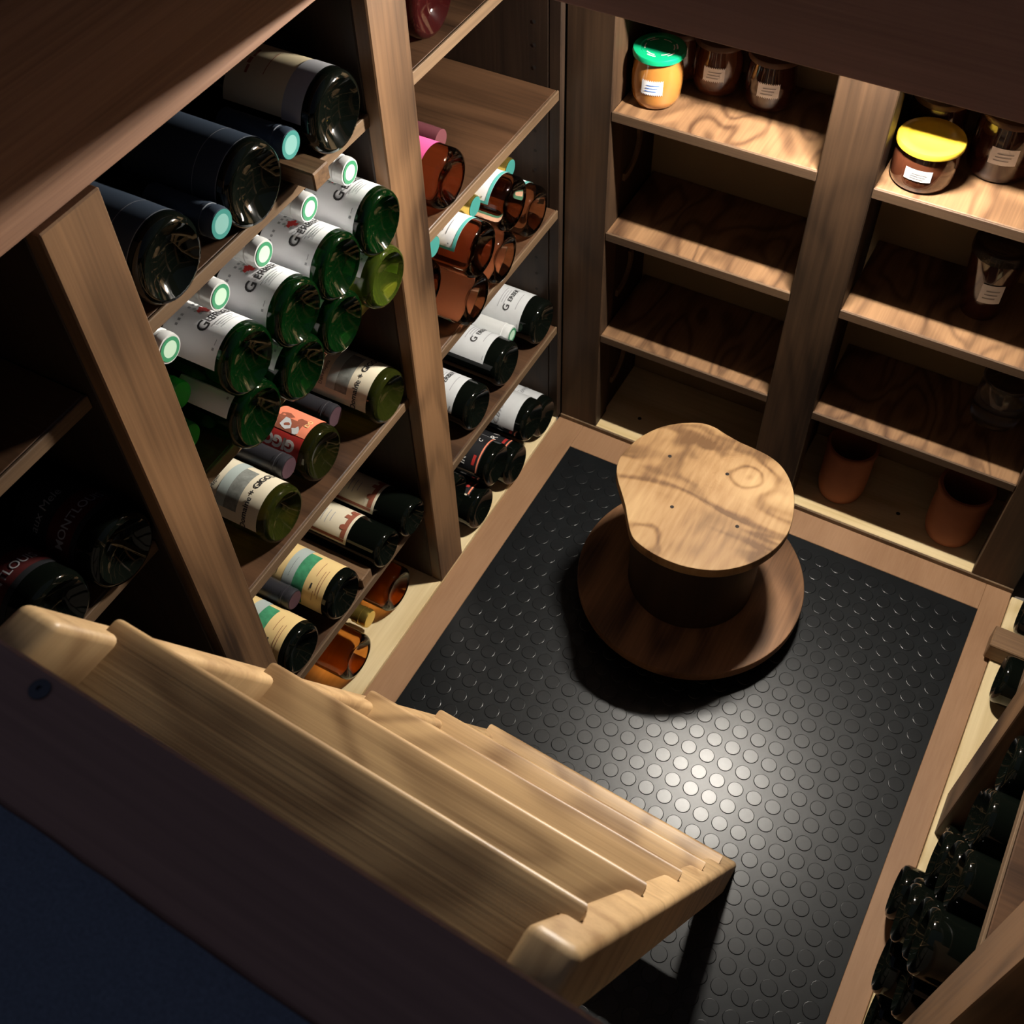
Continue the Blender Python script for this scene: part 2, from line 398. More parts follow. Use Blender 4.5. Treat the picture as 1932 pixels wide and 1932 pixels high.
for zc in (.3525, .2070, .0765):      # arcs of light on the inner side, built as pale strips
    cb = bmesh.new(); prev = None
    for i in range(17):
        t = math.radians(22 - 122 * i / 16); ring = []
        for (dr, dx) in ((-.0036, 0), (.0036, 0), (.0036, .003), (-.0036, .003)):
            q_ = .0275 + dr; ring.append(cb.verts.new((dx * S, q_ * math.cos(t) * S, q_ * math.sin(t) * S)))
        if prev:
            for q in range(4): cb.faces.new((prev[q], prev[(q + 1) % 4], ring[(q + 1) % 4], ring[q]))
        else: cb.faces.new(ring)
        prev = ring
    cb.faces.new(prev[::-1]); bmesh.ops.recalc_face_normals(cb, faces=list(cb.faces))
    o = link_mesh('light_arc_strip', cb, 'edge', bk); o.location = (Vector((-.3667, .8470, zc)) - Vector(bo)) * S
for (x, y, z) in ((-.325, .84, .0066), (-.02, .845, .0066), (-.29, YP - .0004, .045)):
    k_ = lathe([(.0035, 0), (0, .0002)], 10); o = link_mesh('wood_knot', k_, 'hole', bk)
    o.location = (Vector((x, y, z)) - Vector(bo)) * S
    if y > .9: o.rotation_euler = (math.pi / 2, 0, 0)

# ================================================================== right wine rack
rr = empty('wine_rack', (RT, .53, 0)); tag(rr, 'stained wooden wine rack at the right edge with stacked black bottles', 'wine rack')
rro = (RT, .53, 0); XR = .44
def qbox(n, *a, bev=.0015): return box(n, *a[:-1], a[-1], rr, bev, rro)
for (y0, y1) in ((.512, .556), (.243, .287)):
    qbox('post', RT, RT + .028, y0, y1, .006, ZC, 'post')
for (y0, y1) in ((.512, .545), (.243, .276), (.797, .806), (.06, .07)):
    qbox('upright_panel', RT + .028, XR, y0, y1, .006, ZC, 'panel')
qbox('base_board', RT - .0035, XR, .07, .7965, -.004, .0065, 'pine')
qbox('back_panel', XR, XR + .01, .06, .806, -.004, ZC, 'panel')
for (y0, y1) in ((.287, .512), (.556, .7965), (.07, .243)):
    for zt in (.302, .46) if y0 < .5 else (.15, .302, .46):
        qbox('shelf', RT + .0105, XR, y0, y1, zt - .0098, zt, 'shelf_x')
        qbox('shelf_edge', RT + .0083, RT + .0105, y0, y1, zt - .0098, zt, 'edge', bev=.0008)
qbox('cleat', RT - .011, RT + .12, .712, .737, .0068, .030, 'cleat')

# ================================================================== stair
YAW = -.0566; PV = (-.0257, .4062, 0)
st = empty('stair', PV, YAW); tag(st, 'pale pine ladder stair with bright rounded tread edges', 'stair')
SL = .498
def string_board(x0, x1, zt_, sl_, dx):
    """raking string with a level-cut top and foot; dx spreads its top sideways"""
    bm = bmesh.new(); prof = [(.4062, .002), (.3728, .002), (.3728 - sl_ * zt_, zt_), (.4062 - sl_ * zt_, zt_)]
    pt = lambda x, y, z: bm.verts.new(((x + dx * z / zt_ - PV[0]) * S, (y - PV[1]) * S, z * S))
    A = [pt(x0, y, z) for (y, z) in prof]; B = [pt(x1, y, z) for (y, z) in prof]
    bm.faces.new(A); bm.faces.new(B[::-1])
    for i in range(4): bm.faces.new((A[i], B[i], B[(i + 1) % 4], A[(i + 1) % 4]))
    bmesh.ops.recalc_face_normals(bm, faces=list(bm.faces))
    bmesh.ops.bevel(bm, geom=list(bm.edges), offset=.006, segments=3, affect='EDGES', profile=.5)
    return link_mesh('stringer', bm, 'stringer', st, .6)
string_board(-.0440, -.0245, .645, .480, .0035)
string_board(-.2630, -.2430, .645, .480, -.001)
for k in range(5):
    yn, zn = .1217 + k * .0605, .6092 - k * .1251; t = .0062
    bm = bmesh.new(); yf = .4062 - .480 * zn - .001
    out = [(-.2525, yn), (-.0322, yn), (-.0322, yf), (-.0400, yf), (-.0400, yf - .036), (-.2445, yf - .036), (-.2445, yf), (-.2525, yf)]
    A = [bm.verts.new(((x - PV[0]) * S, (y - PV[1]) * S, zn * S)) for (x, y) in out]
    B = [bm.verts.new(((x - PV[0]) * S, (y - PV[1]) * S, (zn - t) * S)) for (x, y) in out]
    bm.faces.new(A); bm.faces.new(B[::-1])
    for i in range(8): bm.faces.new((A[i], B[i], B[(i + 1) % 8], A[(i + 1) % 8]))
    bmesh.ops.recalc_face_normals(bm, faces=list(bm.faces))
    ed = [e for e in bm.edges if all(abs(v.co.y - (yn - PV[1]) * S) < 1e-5 for v in e.verts)]
    bmesh.ops.bevel(bm, geom=ed, offset=.0045, segments=4, affect='EDGES', profile=.5)
    link_mesh('tread', bm, 'tread', st, .7)
# threshold of the hatch and carpet on the upper floor
th = empty('threshold', (-.11, .066, ZU), math.radians(-2.83)); struct(th, 'dark timber threshold board at the top of the stair')
box('threshold_board', -.45, .35, -.034, 0, -.012, 0, 'hatch_x', th, .002)
sc_ = lathe([(.0045, 0), (.0045, .0006), (.0035, .0011), (.0012, .0011), (.0010, .0002), (0, .0002)], 20)
o = link_mesh('screw_head', sc_, 'steel', th, .6); o.location = (-.0757 * S, -.0058 * S, .0002)
cp = empty('carpet', (-.11, .066, ZU), math.radians(-2.83)); tag(cp, 'dark blue carpet on the floor above the stair', 'carpet')
cb = bmesh.new(); nx, ny = 90, 24; g = []
for j in range(ny + 1):
    row = []
    for i in range(nx + 1):
        x = -.45 + .8 * i / nx; y = -.034 - .10 * j / ny
        z = .0 + .003 * min(1, j / 2.0) ** .5 + random.uniform(-.0004, .0004)
        row.append(cb.verts.new((x * S, (y + random.uniform(-.0003, .0003)) * S, z * S)))
    g.append(row)
for j in range(ny):
    for i in range(nx): cb.faces.new((g[j][i], g[j + 1][i], g[j + 1][i + 1], g[j][i + 1]))
link_mesh('carpet_pile', cb, 'carpet', cp, 4)
struct(box('floor_upper', -.77, .54, -.14, .03, ZU - .012, ZU - .002, 'plaster', bev=0), 'upper floor under the carpet')

# ================================================================== stool
so = (-.1795, .6466)
sl = empty('stool', (so[0], so[1], 0)); tag(sl, 'low round wooden stool like a cable drum, pale plywood seat on wide dark base', 'stool')
outl = [(-.227, .7197), (-.2144, .7251), (-.2028, .7256), (-.1896, .7223), (-.1739, .7194), (-.1589, .7182), (-.1454, .7164), (-.1321, .7116), (-.1202, .7023), (-.1097, .6887), (-.1033, .6751), (-.0978, .6559), (-.0961, .6388), (-.0988, .6213), (-.1048, .6059), (-.1138, .5916), (-.125, .5799), (-.1374, .5712), (-.1512, .5655), (-.1659, .562), (-.182, .5612), (-.1981, .5631), (-.2128, .5677), (-.2208, .5742), (-.2293, .586), (-.2373, .5983), (-.2467, .6103), (-.2565, .6223), (-.2637, .6341), (-.2671, .648), (-.2657, .6638), (-.2607, .6817), (-.2508, .6993), (-.2396, .711)]
def catmull(P, n=4):
    out = []
    for i in range(len(P)):
        p0, p1, p2, p3 = (Vector(P[(i + k) % len(P)]) for k in (-1, 0, 1, 2))
        for q in range(n):
            t = q / n
            out.append(.5 * ((2 * p1) + (-p0 + p2) * t + (2 * p0 - 5 * p1 + 4 * p2 - p3) * t * t + (-p0 + 3 * p1 - 3 * p2 + p3) * t ** 3))
    return out
def slab(outline, z0, z1, bev):
    bm = bmesh.new()
    A = [bm.verts.new(((p[0] - so[0]) * S, (p[1] - so[1]) * S, z1 * S)) for p in outline]
    B = [bm.verts.new(((p[0] - so[0]) * S, (p[1] - so[1]) * S, z0 * S)) for p in outline]
    ft = bm.faces.new(A); fb_ = bm.faces.new(B[::-1]); n = len(A)
    for i in range(n): bm.faces.new((A[i], B[i], B[(i + 1) % n], A[(i + 1) % n]))
    bmesh.ops.recalc_face_normals(bm, faces=list(bm.faces))
    bmesh.ops.bevel(bm, geom=list(ft.edges) + list(fb_.edges), offset=bev, segments=2, affect='EDGES', profile=.5)
    return bm
seat = link_mesh('seat', slab(catmull(outl), .158, .170, .002), 'seat', sl, .6)
for (x, y) in ((-.226, .6718), (-.1994, .6176), (-.1387, .6247), (-.17, .6769)):
    o = link_mesh('screw_hole', lathe([(.0028, 0), (.0022, .0003), (0, .0001)], 12), 'hole', seat, .6)
    o.location = ((x - so[0]) * S, (y - so[1]) * S, .170 * S)
disc = [(so[0] + .1140 * math.cos(t), so[1] + .1140 * math.sin(t)) for t in [2 * math.pi * i / 96 for i in range(96)]]
link_mesh('base_disc', slab(disc, .0225, .0345, .002), 'drum', sl, .6)
rim = [(so[0] + .063 * math.cos(t), so[1] + .063 * math.sin(t)) for t in [2 * math.pi * i / 64 for i in range(64)]]
link_mesh('column', slab(rim, .0345, .158, .001), 'panel', sl, .6)  # darker wood than the base disc, stands in for shade under the seat
for a in (40, 130, 220, 310):
    cx, cy = .092 * math.cos(math.radians(a)), .092 * math.sin(math.radians(a))
    cst = lathe([(0, -.008), (.011, -.008), (.013, -.006), (.013, .006), (.011, .008), (0, .008)], 20)
    o = link_mesh('caster', cst, 'rubber', sl, .6); o.location = (cx * S, cy * S, .0008 * S + .0013 + .0131); o.rotation_euler = (math.pi / 2, 0, .4)
    fk = lathe([(0, 0), (.009, 0), (.009, .008), (0, .008)], 16)
    q = link_mesh('caster_plate', fk, 'steel', sl, .6); q.location = (cx * S, cy * S, .0225 * S - .0081)

# ================================================================== LED lamp under the ceiling
lx, ly = -.140, .757
lp = empty('ceiling_lamp', (lx, ly, ZC)); tag(lp, 'small oblong white LED lamp under the ceiling by the jar shelves', 'lamp')
box('housing', -.032, .032, -.008, .008, -.006, 0, 'white_metal', lp, .002)
em, N_, L_, b_ = nt('lamp_diffuser'); b_.inputs['Base Color'].default_value = (.9, .88, .84, 1)
b_.inputs['Emission Color'].default_value = (1, .94, .84, 1); b_.inputs['Emission Strength'].default_value = LAMP
M['lamp'] = em
box('diffuser', -.028, .028, -.0042, .0042, -.016, -.006, 'lamp', lp, .003)

# ================================================================== bottles
R0 = .0242 * S
def foot(r): return [(0, .015), (r * .30, .0140), (r * .55, .0095), (r * .76, .0022), (r * .83, 0), (r * .92, .0012), (r * .985, .005), (r, .010)]
def neck(zs, zt, r=.0142): return [(r, zs), (r * .95, zt - .014), (r * 1.06, zt - .013), (r * 1.06, zt - .004), (r * .95, zt), (0, zt)]
PROF = {
    'bordeaux': foot(R0) + [(R0, .185), (R0 * .96, .197), (R0 * .82, .210), (R0 * .58, .221), (.0165, .231)] + neck(.240, .298),
    'burgundy': foot(R0) + [(R0, .150), (R0 * .97, .165), (R0 * .85, .185), (R0 * .66, .205), (.018, .225)] + neck(.242, .296),
    'flute': foot(R0) + [(R0, .135), (R0 * .96, .160), (R0 * .85, .190), (R0 * .68, .222), (.0185, .252)] + neck(.272, .328),
    'champagne': foot(.0265 * S) + [(.0265 * S, .145), (.0382, .160), (.033, .185), (.0255, .212), (.019, .238)] + neck(.250, .305, .0150),
    'slim': foot(.0195 * S) + [(.0195 * S, .205), (.0275, .218), (.022, .235), (.016, .250)] + neck(.262, .325, .0135),
    'small': foot(.022) + [(.022, .095), (.0205, .110), (.0175, .128)] + neck(.150, .290, .0128),
    'square_shoulder': foot(R0) + [(R0, .165), (R0 * .93, .178), (R0 * .72, .189), (.0175, .198)] + neck(.208, .255),
}
RAD = {k: (.0265 * S if k == 'champagne' else .0195 * S if k == 'slim' else .022 if k == 'small' else R0) for k in PROF}
LEN = {k: v[-1][1] for k, v in PROF.items()}
NK = {k: v[-6][1] for k, v in PROF.items()}
_mesh = {}
def cached(key, fn):
    if key not in _mesh: _mesh[key] = fn()
    return _mesh[key]
def glass_mesh(shape, mat):
    kn = (4,) if shape in ('flute', 'champagne') else None
    return cached(('g', shape, mat), lambda: mesh_of('glass', lathe(PROF[shape], 64, kn), mat, .9 if kn else 1.0))
def capsule_mesh(shape, mat, long=.062, rib=True):
    def f():
        zt = LEN[shape]; r = (.0150 if shape == 'champagne' else .0128 if shape == 'small' else .0142) * 1.06 + .0006; zs = zt - long
        pr = [(r * 1.02, zs), (r, zs + .004), (r, zt - .016)] + ([(r * 1.05, zt - .0155), (r * 1.05, zt - .012), (r, zt - .0115), (r, zt - .008), (r * 1.04, zt - .0075), (r * 1.04, zt - .003)] if rib else []) + [(r * .97, zt + .0006), (r * .5, zt + .0009), (0, zt + .0009)]
        return mesh_of('capsule', lathe(pr, 32), mat, .7)
    return cached(('c', shape, mat, long, rib), f)
def disc_mesh(shape, mat, r0, r1, dz):
    def f():
        zt = LEN[shape] + dz; bm = bmesh.new(); n = 32; A = []; B = []
        for i in range(n):
            a = 2 * math.pi * i / n
            A.append(bm.verts.new((r0 * math.cos(a), r0 * math.sin(a), zt))); B.append(bm.verts.new((r1 * math.cos(a), r1 * math.sin(a), zt)))
        if r0 < 1e-5:
            bmesh.ops.delete(bm, geom=A, context='VERTS'); bm.faces.new(B)
        else:
            for i in range(n): bm.faces.new((A[i], B[i], B[(i + 1) % n], A[(i + 1) % n]))
        bmesh.ops.recalc_face_normals(bm, faces=list(bm.faces))
        if bm.faces[:] and bm.faces[:][0].normal.z < 0: bmesh.ops.reverse_faces(bm, faces=list(bm.faces))
        return mesh_of('cap_print', bm, mat, 4)
    return cached(('d', shape, mat, r0, r1, dz), f)
def gather(fn, mat):
    bm = bmesh.new(); fn(bm); return mesh_of('print', bm, mat, 4)
# --- label designs: (part name, mesh, [(sub-part name, mesh), ...]) around local angle 0
def L_gerber(variant=0):
    r = R0
    def f():
        me = mesh_of('label', patch(r, -92, 88, .013, .078), 'paper', 4)
        sub = [('lettering', gather(lambda b: (text_on(b, 'G', .0160, r, -36, .0385, bold=.0003), text_on(b, 'ERBER', .0112, r, 2.5, .0375, bold=.0002)), 'ink')),
               ('emblem', gather(lambda b: [blob_on(b, r, -10 + dx, .0515 + dz, .0026) for dx, dz in ((0, 0), (5, .001), (-4, .002), (1, .0038), (2, -.003))], 'red_ink')),
               ('emblem_leaves', gather(lambda b: [blob_on(b, r, -10 + dx, .0525 + dz, .0016, .0011) for dx, dz in ((-9, -.002), (11, .002), (8, -.004), (-5, .007), (4, .0075), (-8, .004))], 'bluegrey_print')),
               ('top_print', gather(lambda b: [bar_on(b, r, -50 + q * 8, -46 + q * 8, .0640, .0668) for q in (0, 1, 2, 4, 5, 6, 7)], 'soft_ink')),
               ('small_print', gather(lambda b: ([bar_on(b, r, a, a + w_, z, z + h) for a, w_, z, h in ((-28, 42, .0300, .0010), (-24, 32, .0270, .0008), (-20, 22, .0245, .0008), (-24, 36, .0220, .0006), (-64, 4, .0175, .0024), (-56, 9, .0182, .0007))]), 'soft_ink'))]
        return [('label', me, sub)]
    return cached(('L', 'gerber'), f)
def L_gerber_red():
    r = R0
    def f():
        me = mesh_of('label', patch(r, -75, 80, .026, .112), 'grey_paper', 4)
        sub = [('lettering', gather(lambda b: (text_on(b, 'G', .0145, r, -26, .054, bold=.0002), text_on(b, 'ERBER', .0100, r, 12, .053, bold=.0001)), 'ink')),
               ('emblem', gather(lambda b: [blob_on(b, r, -42 + dx, .090 + dz, .0026) for dx, dz in ((0, 0), (4, .002), (-3, .003))], 'red_ink')),
               ('small_print', gather(lambda b: [bar_on(b, r, a, a + w_, z, z + .0011) for a, w_, z in ((-20, 45, .060), (-18, 38, .064), (-30, 60, .068), (-24, 50, .0385), (-66, 10, .029), (-10, 40, .104))], 'soft_ink'))]
        return [('label', me, sub)]
    return cached(('L', 'gerber_red'), f)
def L_domaine():
    r = R0
    def f():
        me = mesh_of('label', patch(r, -80, 80, .013, .094), 'cream', 4)
        sub = [('sky_print', gather(lambda b: bar_on(b, r, -56, 66, .060, .073, .0008), 'bluegrey_print')),
               ('picture', gather(lambda b: bar_on(b, r, -56, 34, .042, .060, .0008), 'grey_print')),
               ('lettering', gather(lambda b: (text_on(b, 'Domaine + GIGOU', .0105, r, -14, .031, bold=.0002), text_on(b, 'Dan Mapea', .0068, r, -30, .0805)), 'ink'))]
        return [('label', me, sub)]
    return cached(('L', 'dom'), f)
def L_gigo():
    r = R0
    def f():
        me = mesh_of('label', patch(r, -62, 62, .014, .070), 'red_paper', 4)
        sub = [('picture', gather(lambda b: bar_on(b, r, -14, 62, .014, .070, .0008), 'salmon')),
               ('portrait', gather(lambda b: (bar_on(b, r, -14, 14, .026, .064, .0010), blob_on(b, r, 16, .030, .006, .0011), blob_on(b, r, 18, .052, .008, .0011)), 'brown_ink')),
               ('portrait_face', gather(lambda b: (blob_on(b, r, 2, .046, .0075, .0013), blob_on(b, r, -6, .030, .005, .0013)), 'grey_paper')),
               ('lettering', gather(lambda b: text_on(b, 'GIGO', .0175, r, -36, .044, 'axial', bold=.0010), 'white_ink')),
               ('small_print', gather(lambda b: text_on(b, 'DO', .0080, r, 18, .021, bold=.0002, off=.0014), 'yellow_paper'))]
        low = mesh_of('label', patch(r, -92, -76, .020, .070), 'tan_paper', 4)
        return [('label', me, sub), ('neck_label', low, [])]
    return cached(('L', 'gigo'), f)
def L_yellow():
    r = R0
    def f():
        me = mesh_of('label', patch(r, -88, 80, .014, .108), 'yellow_paper', 4)
        sub = [('sky_print', gather(lambda b: bar_on(b, r, -74, 60, .064, .080, .0008), 'bluegrey_print')),
               ('picture', gather(lambda b: bar_on(b, r, -78, 44, .046, .064, .0008), 'green_print')),
               ('year_print', gather(lambda b: bar_on(b, r, -34, -22, .0345, .0368), 'ink')),
               ('small_print', gather(lambda b: [bar_on(b, r, a, a + w_, z, z + .0007) for a, w_, z in ((-58, 22, .030), (-6, 40, .034), (-50, 66, .022), (-44, 56, .026))], 'brown_ink')),
               ('top_print', gather(lambda b: [bar_on(b, r, a, a + w_, z, z + .0008) for a, w_, z in ((-36, 50, .090), (-30, 40, .095), (-30, 46, .072))], 'ink'))]
        return [('label', me, sub)]
    return cached(('L', 'yel'), f)
def L_slim():
    r = RAD['slim']
    def f():
        me = mesh_of('label', patch(r, -66, 70, .052, .122), 'cream', 4)
        sub = [('picture', gather(lambda b: (bar_on(b, r, -50, 50, .056, .063), bar_on(b, r, -60, -52, .056, .118), blob_on(b, r, -20, .064, .005), blob_on(b, r, 12, .065, .004), blob_on(b, r, 36, .064, .0045)), 'brown_ink')),
               ('small_print', gather(lambda b: [bar_on(b, r, a, a + w_, z, z + .0010) for a, w_, z in ((-30, 46, .106), (-26, 38, .099), (-28, 40, .092), (-20, 30, .085))], 'soft_ink'))]
        return [('label', me, sub)]
    return cached(('L', 'slim'), f)
def L_irvac():
    r = R0
    def f():
        me = mesh_of('label', patch(r, -78, 64, .018, .100), 'black_paper', 4)
        sub = [('lettering', gather(lambda b: (text_on(b, 'IR VAC', .0155, r, -24, .047, shear=.12, bold=.0001),), 'white_ink')),
               ('initial', gather(lambda b: text_on(b, 'C', .010, r, 12, .034, shear=.3), 'white_ink')),
               ('rule', gather(lambda b: bar_on(b, r, -79, -75, .022, .099, .0011), 'cream')),
               ('band', gather(lambda b: bar_on(b, r, -74, 58, .0195, .0220), 'salmon')),
               ('red_block', gather(lambda b: bar_on(b, r, -56, -30, .026, .031), 'red_paper')),
               ('side_label', gather(lambda b: bar_on(b, r, 50, 62, .022, .098, .0011), 'paper'))]
        return [('label', me, sub)]
    return cached(('L', 'irvac'), f)
def L_cuvee():
    r = R0
    def f():
        me = mesh_of('label', patch(r, -82, 90, .018, .100), 'grey_paper', 4)
        sub = [('lettering', gather(lambda b: text_on(b, 'Cuvee Dom', .0150, r, -16, .050, shear=.45), 'soft_ink'))]
        return [('label', me, sub)]
    return cached(('L', 'cuvee'), f)
def L_rose():
    r = R0
    def f():
        me = mesh_of('label', patch(r, -66, 74, .021, .098), 'paper', 4)
        sub = [('border', gather(lambda b: (bar_on(b, r, -66, 74, .021, .0255), bar_on(b, r, -66, -61, .0250, .098)), 'teal')),
               ('picture', gather(lambda b: bar_on(b, r, -46, -14, .064, .076), 'soft_ink')),
               ('small_print', gather(lambda b: ([bar_on(b, r, a, a + w_, z, z + h) for a, w_, z, h in ((-40, 34, .056, .001), (-44, 44, .050, .001), (-34, 30, .044, .001), (-38, 34, .038, .001), (-56, 3, .031, .002))]), 'soft_ink'))]
        return [('label', me, sub)]
    return cached(('L', 'rose'), f)
def L_pink():
    r = R0
    def f():
        me = mesh_of('label', patch(r, -62, 70, .026, .104), 'pink_paper', 4)
        return [('label', me, [('lettering', gather(lambda b: bar_on(b, r, -24, 4, .050, .055), 'ink'))])]
    return cached(('L', 'pink'), f)
def L_champ(light):
    r = RAD['champagne']
    def f():
        if light:
            me = mesh_of('label', patch(r, -72, 78, .036, .104), 'tan_paper', 4)
            band = mesh_of('band', patch(r, -74, 80, .014, .036, off=.0007), 'soft_ink', 4)
            return [('label', me, [('small_print', gather(lambda b: [bar_on(b, r, a, a + w_, z, z + h) for a, w_, z, h in ((-30, 12, .082, .003), (-16, 10, .083, .004), (-4, 16, .0825, .0028), (-26, 44, .064, .0008))], 'brown_ink'))]), ('label_band', band, [])]
        me = mesh_of('label', patch(r, -88, 88, .012, .118), 'navy_paper', 4)
        return [('label', me, [('rule', gather(lambda b: (bar_on(b, r, -86, 86, .0122, .0127), bar_on(b, r, -86, 86, .038, .0384)), 'soft_ink'))])]
    return cached(('L', 'champ', light), f)
def L_montlouis():
    r = RAD['champagne']
    def f():
        me = mesh_of('label', patch(r, -80, 80, .024, .100), 'black_paper', 4)
        sub = [('band', gather(lambda b: bar_on(b, r, -78, 78, .030, .058, .0008), 'wine_band')),
               ('lettering', gather(lambda b: (text_on(b, 'MONTLOUIS', .0125, r, -10, .041, bold=.0001, off=.0014),), 'soft_ink')),
               ('small_print', gather(lambda b: text_on(b, 'aux Mele', .0125, r, -22, .072, shear=.15), 'soft_ink'))]
        return [('label', me, sub)]
    return cached(('L', 'mont'), f)
def L_backs(rot, mat='grey_paper'):     # plain back label turned to the viewer
    r = R0
    return cached(('L', 'back', rot, mat), lambda: [('label', mesh_of('label', patch(r, rot - 55, rot + 55, .034, .110), mat, 4), [])])
def L_whisky():
    r = R0
    return cached(('L', 'whisky'), lambda: [('label', mesh_of('label', patch(r, -40, 70, .060, .120, wavy=.002), 'grey_paper', 4), [])])
OUT = Matrix(((0, 0, -1), (0, 1, 0), (1, 0, 0)))      # base towards +x (left rack), label up
INV = Matrix(((0, 0, 1), (0, -1, 0), (1, 0, 0)))      # neck towards +x
def bottle(shape, glass, x, y, z, face, roll, labels, caps, label, group, name='wine_bottle', tilt=0.0):
    """face 'base+': base at x looking to +x; 'neck+': neck end at x looking to +x; 'base-': base at x looking to -x"""
    o = bpy.data.objects.new(name, None); col.objects.link(o); o.empty_display_size = .03
    if face == 'base+': mm = OUT.to_4x4(); px = x * S
    elif face == 'neck+': mm = INV.to_4x4(); px = x * S - LEN[shape]
    else: mm = INV.to_4x4(); px = x * S
    mm = mm @ Matrix.Rotation(math.radians(roll), 4, 'Z')
    mm.translation = (px, y * S, z * S); o.matrix_world = mm
    tag(o, label, 'bottle', group)
    def add(n, me, par):
        q = bpy.data.objects.new(n, me); col.objects.link(q); q.parent = par; return q
    add('glass', glass_mesh(shape, glass), o)
    for (n, me, sub) in labels or []:
        lo = add(n, me, o)
        for (sn, sm) in sub: add(sn, sm, lo)
    if caps:
        kind = caps
        if kind == 'white_green':
            c = add('capsule', capsule_mesh(shape, 'foil_white'), o)
            add('ring_print', disc_mesh(shape, 'leaf_green', .0082, .0120, .0013), c); add('cap_disc', disc_mesh(shape, 'pale_green', 0, .0082, .0013), c)
        elif kind == 'teal':
            c = add('capsule', capsule_mesh(shape, 'navy_paper', .075), o)
            add('ring_print', disc_mesh(shape, 'foil_teal', .0090, .0132, .0013), c); add('cap_disc', disc_mesh(shape, 'pale_teal', 0, .0090, .0013), c)
        elif kind == 'gold_teal':
            c = add('capsule', capsule_mesh(shape, 'foil_gold', .030), o); add('cap_disc', disc_mesh(shape, 'foil_teal', 0, .0130, .0013), c)
        elif kind == 'dark':
            c = add('capsule', capsule_mesh(shape, 'foil_dark', .070), o); add('cap_disc', disc_mesh(shape, 'foil_plum', 0, .0130, .0013), c)
        elif kind == 'green': add('capsule', capsule_mesh(shape, 'foil_green'), o)
        elif kind == 'gold': add('capsule', capsule_mesh(shape, 'foil_gold', .024), o)
        elif kind == 'pink': add('capsule', capsule_mesh(shape, 'foil_pink', .05, False), o)
        else: add('capsule', capsule_mesh(shape, 'foil_dark', .055), o)
    return o
ORD = ['nearest the middle post', 'second from the middle post', 'third from the middle post', 'nearest the stair-side post']
# -- middle bay, middle shelf: the white-labelled bottles in two rows
G_ = 'white-labelled green bottles stacked in the middle bay'
for k, (x, y, g) in enumerate(((-.3975, .507, 'green_glass'), (-.3970, .4560, 'green_glass'), (-.3955, .4065, 'green_glass'), (-.398, .3572, 'green_glass'))):
    bottle('flute', g, x, y, .4955, 'base+', 10 + (0, -3, -2, 12)[k], L_gerber(), 'white_green', 'green bottle with white Gerber label, upper row, ' + ORD[k], G_)
for k, (x, y, g) in enumerate(((-.3995, .5065, 'lime_glass'), (-.401, .4525, 'green_glass'), (-.3995, .4035, 'green_glass'), (-.401, .3545, 'green_glass'))):
    bottle('flute', g, x, y, .4460, 'base+', 35, L_gerber(), 'white_green', ('lime green bottle with white label, lower row, ' if k == 0 else 'dark green bottle with white label, lower row, ') + ORD[k], G_)
for k, (x, y, z) in enumerate(((-.4202, .5074, .5305), (-.4222, .4633, .5305), (-.4216, .4128, .5305), (-.4217, .3686, .5305), (-.4199, .3185, .5305))):
    bottle('small', 'green_glass', x, y, z, 'neck+', 0, None, 'white_green', 'neck-out bottle, white capsule with green ring, ' + ['under the upper shelf by the middle post', 'second from the middle post', 'third from the middle post', 'fourth from the middle post', 'half behind the stair-side post'][k], 'neck-out bottles with green ringed capsules')
for k, (x, y, z) in enumerate(((-.432, .3235, .4800), (-.432, .3192, .4450))):
    bottle('small', 'lime_glass', x, y, z, 'neck+', 0, None, 'green', ['upper', 'lower'][k] + ' bottle neck with bright green capsule behind the stair-side post', 'green-capped necks behind the post')
# -- middle bay, top shelf: sparkling wine
T_ = 'thick dark bottles on the top shelf'
bottle('champagne', 'black_glass', -.411, .4955, .558 + .0266, 'base+', -6, L_champ(True), 'dark', 'thick black bottle with tan label and grey band, top shelf', T_)
bottle('champagne', 'black_glass', -.413, .4125, .558 + .0266, 'base+', 0, L_champ(False), 'dark', 'thick black bottle with blue-black label, between two teal caps', T_)
bottle('champagne', 'black_glass', -.414, .3365, .558 + .0266, 'base+', 0, L_champ(False), 'dark', 'thick black bottle with blue-black label, beside the stair-side post', T_)
bottle('small', 'black_glass', -.4190, .4545, .558 + .0272, 'neck+', 0, None, 'teal', 'dark bottle neck out with teal cap, near the wooden batten', T_)
bottle('small', 'black_glass', -.4100, .3747, .558 + .0272, 'neck+', 0, None, 'teal', 'dark bottle neck out with teal cap, near the stair-side post', T_)
# -- middle bay, third shelf
D_ = 'olive bottles on the third shelf'
bottle('burgundy', 'olive_glass', -.4185, .5112, .3062, 'base+', -8, L_domaine(), 'dark', 'olive bottle with cream Domaine label beside the middle post', D_)
bottle('burgundy', 'brown_glass', -.4315, .4343, .3062, 'base+', -6, L_gigo(), 'dark', 'dark olive bottle with red GIGO label', D_)
bottle('burgundy', 'olive_glass', -.4235, .3695, .3062, 'base+', -4, L_domaine(), 'dark', 'olive bottle with cream Domaine label beside the stair-side post', D_)
bottle('small', 'black_glass', -.4480, .4725, .3066, 'neck+', 0, None, 'dark', 'neck with charcoal capsule beside the red-labelled bottle', D_)
bottle('small', 'black_glass', -.4410, .4018, .3200, 'neck+', 0, None, 'dark', 'neck with charcoal capsule between red and cream labels', D_)
